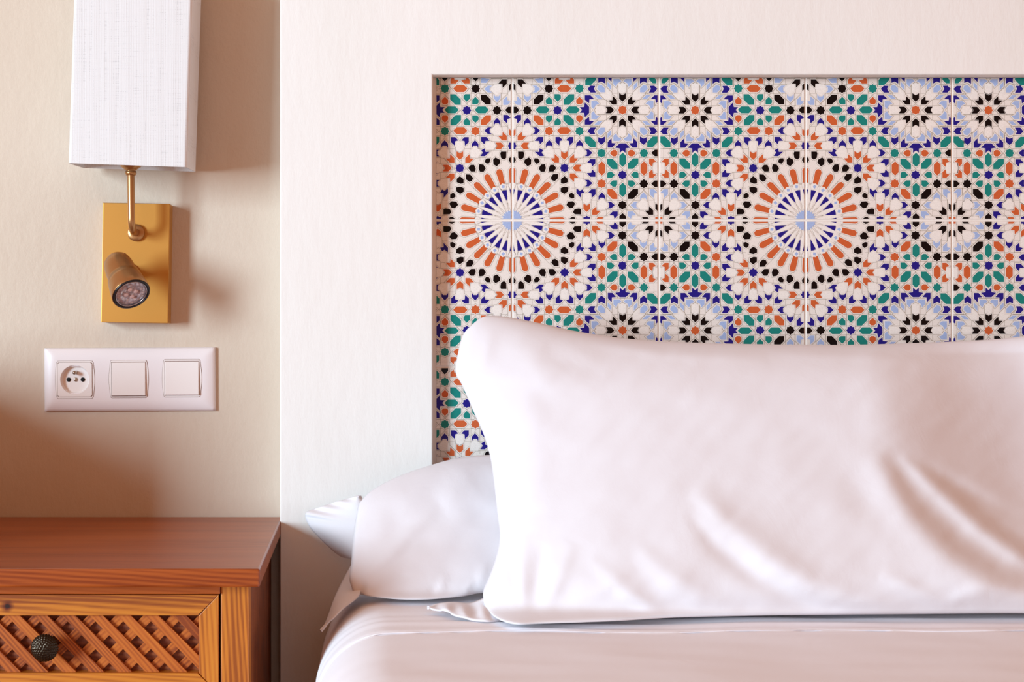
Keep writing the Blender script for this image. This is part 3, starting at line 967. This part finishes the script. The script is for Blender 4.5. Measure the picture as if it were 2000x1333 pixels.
for a, b in zip(rings, rings[1:]):
    for i in range(len(a)): bm.faces.new((a[i], a[(i+1) % len(a)], b[(i+1) % len(b)], b[i]))
for v in bm.verts: v.co.z += (T1+v.co.y)*.055
sh = sobj('lamp_shade', bm, M_lin, r=math.radians(1.9), rc=rc)
# spider holding the shade + bulb holder
bm = bmesh.new()
R2 = Matrix.Rotation(0, 4, 'Y')
box(bm, sx0+.006, sx1-.006, -TA-.0015, -TA+.0015, sz0+.012, sz0+.014)
box(bm, scx-.0015, scx+.0015, -T1+.003, -T0-.003, sz0+.0125, sz0+.0145)
sobj('shade_frame', bm, M_brass2, r=math.radians(1.9), rc=rc)
bm = bmesh.new(); lathe(bm, [(0,0),(.013,0),(.013,.05),(.011,.052),(.013,.056),(.022,.08),(.026,.10),(.022,.12),(.010,.132),(0,.134)], 32, Matrix.Translation(Vector((cz.x, -TA, cz.z+.016))))
sobj('bulb', bm, simple('frosted_bulb', lin(240,236,228), .4), smooth=True)
# reading spot
lc = at(256.5, 575, .118)
ndir = Vector((.40, -.62, -.68)).normalized()
hd = bpy.data.objects.new('spot_head', None)
bm = bmesh.new()
Mz = zmat(ndir, lc)
k = P*(D-.118)/D
RF = 38.5*k
lathe(bm, [(0,-.072),(.006,-.0712),(.0120,-.068),(.0165,-.062),(.0184,-.054),(.0192,-.045),(.0194,-.034),(.0194,-.0292),(.0216,-.0285),(.0226,-.022),(.0240,-.009),(RF*1.0,-.001),(RF*.985,.0),(RF*.955,-.001),(RF*.95,-.004),(0,-.004)], 64, Mz)
hdm = sobj('spot_head', bm, M_brass2)
bm = bmesh.new()
lathe(bm, [(RF*.955,-.004),(RF*.955,.0006),(RF*.90,.0012),(RF*.86,.0004),(RF*.86,-.002),(RF*.955,-.004)], 64, Mz)
sobj('rim_ring', bm, M_blk, hdm)
bm = bmesh.new()
lathe(bm, [(RF*.84,-.0012),(RF*.83,.0005),(RF*.79,.0006),(RF*.78,-.0008),(RF*.84,-.0012)], 64, Mz)
sobj('chrome_ring', bm, simple('chrome_ring', lin(190,185,190), .2, .9), hdm)
# lens: small facets
m, nt, b = nmat('led_lens')
b.inputs['Base Color'].default_value = lin(188,176,182); b.inputs['Roughness'].default_value = .18; b.inputs['Metallic'].default_value = .35
vo = node(nt, 'ShaderNodeTexVoronoi'); vo.inputs['Scale'].default_value = 260
nt.links.new(coords(nt), vo.inputs['Vector']); bump(nt, b, vo.outputs['Distance'], .8, .001)
nt.links.new(ramp(nt, vo.outputs['Distance'], [(0, lin(240,226,226)), (.35, lin(205,196,202)), (.9, lin(160,150,158))]), b.inputs['Base Color'])
bm = bmesh.new()
lathe(bm, [(RF*.86,-.0022),(RF*.78,-.0012),(RF*.6,-.0006),(RF*.5,-.0004),(RF*.46,-.002),(RF*.2,-.0018),(0,-.0016)], 48, Mz)
sobj('lens', bm, m, hdm)
for i in range(4):
    a = math.pi/2*i+.5
    c = Mz @ Vector((RF*.26*math.cos(a), RF*.26*math.sin(a), -.0016))
    bm = bmesh.new(); lathe(bm, [(.0032,-.001),(.0030,.0003),(.0018,.0011),(0,.0014)], 20, zmat(ndir, c))
    sobj('led_lens_cell', bm, simple('lens_cell', lin(226,196,192), .15, .1), hdm, smooth=True)
# joint stub to the plate
j0 = Mz @ Vector((0, 0, -.050)); j1 = Vector((j0.x+.004, -TP+.001, j0.z-.004))
bm = bmesh.new(); tube(bm, [j1, j0], .0085, 28); sobj('swivel_joint', bm, M_brass2)
bm = bmesh.new(); lathe(bm, [(0,-.001),(.0125,-.001),(.0125,.002),(.011,.003),(0,.003)], 36, zmat((0,-1,0), (j1.x, -TP, j1.z))); sobj('joint_collar', bm, M_brass2)

# ------------------------------------------------------------------ socket and switches
M_pl = simple('white_plastic', lin(238,230,230), .38)
M_pl2 = simple('white_plastic_insert', lin(240,232,228), .34)
M_gap = simple('shadow_gap_grey', lin(150,128,120), .7)
M_hole = simple('hole_black', lin(8,6,6), .8)
M_nickel = simple('nickel', lin(180,165,150), .28, .9)
TF = .009
wo = at(252, 741.5, 0)
SW = thing('socket_and_switch_plate', wo, 'white triple wall plate with a power socket and two rocker switches above the nightstand', 'socket')
kf = P*(D-TF)/D
def wobj(name, bm, mat, parent=SW, smooth=False, r=True):
    c_ = at(252.5, 741.5, 0)
    if r:
        R_ = Matrix.Translation(c_) @ Matrix.Rotation(math.radians(-.3), 4, 'Y') @ Matrix.Translation(-c_)
        for v in bm.verts: v.co = R_ @ v.co
    for v in bm.verts: v.co -= wo
    return mesh_obj(name, bm, mat, parent, smooth)
def barrel(cx, cz, w_, h_, b_):
    """rounded square whose sides bow outwards by b_"""
    pts = []
    c = .10*w_
    for (sx, sy) in ((1, 1), (-1, 1), (-1, -1), (1, -1)):
        a0 = {(1,1): 0, (-1,1): 90, (-1,-1): 180, (1,-1): 270}[(sx, sy)]
        for i in range(5):
            a = math.radians(a0+22.5*i)
            pts.append((cx+sx*(w_-c)+c*math.cos(a), cz+sy*(h_-c)+c*math.sin(a)))
        if (sx, sy) == (-1, 1):
            for i in range(1, 8): pts.append((cx-w_-b_*math.sin(math.pi*i/8), cz+(h_-c)*(1-2*i/8)))
        if (sx, sy) == (1, -1):
            for i in range(1, 8): pts.append((cx+w_+b_*math.sin(math.pi*i/8), cz-(h_-c)*(1-2*i/8)))
    return pts
cs = [(146.5, 741.5), (251.5, 740.8), (355.5, 739.8)]
# plate with three openings: built as a crowned slab; the module surrounds sit proud of it
cP = at(252.5, 741.5, TF)
bm = bmesh.new()
NX, NZ = 60, 24
hw, hh = 167*kf, 61.8*kf
G_ = []
for j in range(NZ+1):
    row = []
    for i in range(NX+1):
        s, q = i/NX*2-1, j/NZ*2-1
        def ed(v): 
            a = abs(v)
            return a
        dx = (1-abs(s))*hw; dz = (1-abs(q))*hh
        d_ = min(dx, dz)
        fall = .0045*max(0, 1-d_/.016)**2.2
        row.append(bm.verts.new((cP.x+s*hw, -TF+fall, cP.z+q*hh)))
    G_.append(row)
sc_ = at(146.5, 741.5, TF); RWELL = 28.4*kf
for a, b in zip(G_, G_[1:]):
    for i in range(NX):
        m_ = (a[i].co+b[i+1].co)/2
        if math.hypot(m_.x-sc_.x, m_.z-sc_.z) < RWELL: continue
        f = bm.faces.new((a[i], a[i+1], b[i+1], b[i])); f.smooth = True
bord = [G_[0][i] for i in range(NX+1)]+[G_[j][NX] for j in range(1, NZ+1)]+[G_[NZ][i] for i in range(NX-1, -1, -1)]+[G_[j][0] for j in range(NZ-1, 0, -1)]
bk = [bm.verts.new((v.co.x, -.0003, v.co.z)) for v in bord]
for i in range(len(bord)):
    j = (i+1) % len(bord); bm.faces.new((bord[i], bord[j], bk[j], bk[i]))
wobj('frame_plate', bm, M_pl)
def chip(bm, poly, y0, y1, bev=.0005):
    prism(bm, poly, y0, y1)
    es = [e for e in bm.edges if all(abs(v.co.y-y0) < 1e-7 for v in e.verts)]
    bmesh.ops.bevel(bm, geom=es, offset=bev, segments=2, profile=.5, affect='EDGES')
def ringprism(bm, poly, c, rin, y0, y1, seg=96):
    def ray(a):
        dx, dz = math.cos(a), math.sin(a); best = 1e9
        for i in range(len(poly)):
            x0, z0 = poly[i-1][0]-c.x, poly[i-1][1]-c.z; x1, z1 = poly[i][0]-c.x, poly[i][1]-c.z
            den = dx*(z1-z0)-dz*(x1-x0)
            if abs(den) < 1e-15: continue
            r_ = (x0*(z1-z0)-z0*(x1-x0))/den; u_ = (x0*dz-z0*dx)/den
            if r_ > 0 and -1e-6 <= u_ <= 1+1e-6: best = min(best, r_)
        return best
    A = [ray(2*math.pi*(i+.5)/seg) for i in range(seg)]
    def pt(i, r_, y): a = 2*math.pi*(i+.5)/seg; return bm.verts.new((c.x+r_*math.cos(a), y, c.z+r_*math.sin(a)))
    of_, if_ = [pt(i, A[i], y0) for i in range(seg)], [pt(i, rin, y0) for i in range(seg)]
    ob_, ib_ = [pt(i, A[i], y1) for i in range(seg)], [pt(i, rin, y1) for i in range(seg)]
    for i in range(seg):
        j = (i+1) % seg
        bm.faces.new((of_[i], of_[j], if_[j], if_[i])); bm.faces.new((of_[i], ob_[i], ob_[j], of_[j]))
        bm.faces.new((if_[i], if_[j], ib_[j], ib_[i])); bm.faces.new((ob_[i], ib_[i], ib_[j], ob_[j]))
for n_, (cx_, cy_) in enumerate(cs):
    c = at(cx_, cy_, TF)
    nm = 'power_socket' if n_ == 0 else 'rocker_switch'
    # dark joint line, then the surround
    bm = bmesh.new(); pg_ = barrel(c.x, c.z, 36.2*kf, 37.4*kf, 3.0*kf)
    ringprism(bm, pg_, c, RWELL*1.01, -TF-.00012, -TF+.0001) if n_ == 0 else prism(bm, pg_, -TF-.00012, -TF+.002)
    par = wobj(nm, bm, M_gap)
    tag(par, 'round two-hole socket' if n_ == 0 else None)
    bm = bmesh.new(); pg_ = barrel(c.x, c.z, 35.5*kf, 36.7*kf, 3.0*kf)
    ringprism(bm, pg_, c, RWELL*1.01, -TF-.0007, -TF-.0001) if n_ == 0 else chip(bm, pg_, -TF-.0007, -TF+.001)
    wobj('surround', bm, M_pl2, par)
    bm = bmesh.new(); sq = [(c.x+a*34.2*kf, c.z+b*34.0*kf) for a, b in ((1,1),(-1,1),(-1,-1),(1,-1))]
    ringprism(bm, sq, c, RWELL*1.01, -TF-.0008, -TF-.0002) if n_ == 0 else prism(bm, sq, -TF-.0008, -TF)
    wobj('joint', bm, M_gap, par)
    if n_ == 0:
        # square insert with a round well
        bm = bmesh.new()
        hwid = 33.4*kf; rw = 28.4*kf; seg = 64
        yF = -TF-.0016
        outer_ = []; innr = []; 
        for i in range(seg):
            a = 2*math.pi*(i+.5)/seg
            cc, s_ = math.cos(a), math.sin(a); mx_ = max(abs(cc), abs(s_))
            outer_.append(bm.verts.new((c.x+hwid*cc/mx_, yF, c.z+hwid*s_/mx_)))
            innr.append(bm.verts.new((c.x+rw*cc, yF, c.z+rw*s_)))
        back_ = [bm.verts.new((v.co.x, -TF+.0005, v.co.z)) for v in outer_]
        prev = innr
        for i in range(seg):
            j = (i+1) % seg
            bm.faces.new((outer_[i], outer_[j], innr[j], innr[i])); bm.faces.new((back_[i], back_[j], outer_[j], outer_[i]))
        for (rr, yy) in ((.985, .0008), (.94, .0045), (.90, .0068)):
            nx_ = [bm.verts.new((c.x+rw*rr*math.cos(2*math.pi*(i+.5)/seg), yF+yy, c.z+rw*rr*math.sin(2*math.pi*(i+.5)/seg))) for i in range(seg)]
            for i in range(seg):
                j = (i+1) % seg; bm.faces.new((prev[i], prev[j], nx_[j], nx_[i]))
            prev = nx_
        bm.faces.new(prev)
        wobj('socket_face', bm, M_pl2, par)
        # shift plate material behind the well: floor of the well is above the plate slab
        yw = yF+.0066
        for dx_ in (-13.8, 13.8):
            bm = bmesh.new(); lathe(bm, [(0,.0006),(4.2*kf,.0006),(4.2*kf,-.0005)], 28, zmat((0,-1,0), (c.x+dx_*kf, yw, c.z))); wobj('pin_hole', bm, M_hole, par)
        bm = bmesh.new(); lathe(bm, [(4.0*kf,-.0005),(4.0*kf,.0006),(3.0*kf,.001),(0,.001)], 24, zmat((0,-1,0), (c.x, yw, c.z))); wobj('screw', bm, M_nickel, par)
        bm = bmesh.new(); lathe(bm, [(3.6*kf,-.0005),(3.6*kf,.0075),(2.8*kf,.0092),(0,.0098)], 24, zmat((-.10,-1,-.05), (c.x+.5*kf, yw, c.z+14*kf))); wobj('earth_pin', bm, M_nickel, par)
    else:
        # rocker key: tilted so that its lower edge stands proud
        bm = bmesh.new()
        hx_, hz_ = 33.0*kf, 32.4*kf
        chip(bm, [(c.x+a*hx_, c.z+b*hz_) for a, b in ((1,1),(-1,1),(-1,-1),(1,-1))], -TF-.0022, -TF+.0004, .0007)
        for v in bm.verts:
            if v.co.y < -TF-.001: v.co.y -= .0016*max(0, min(1, .5-(v.co.z-c.z)/(2*hz_)))
        wobj('rocker_key', bm, M_pl2, par)
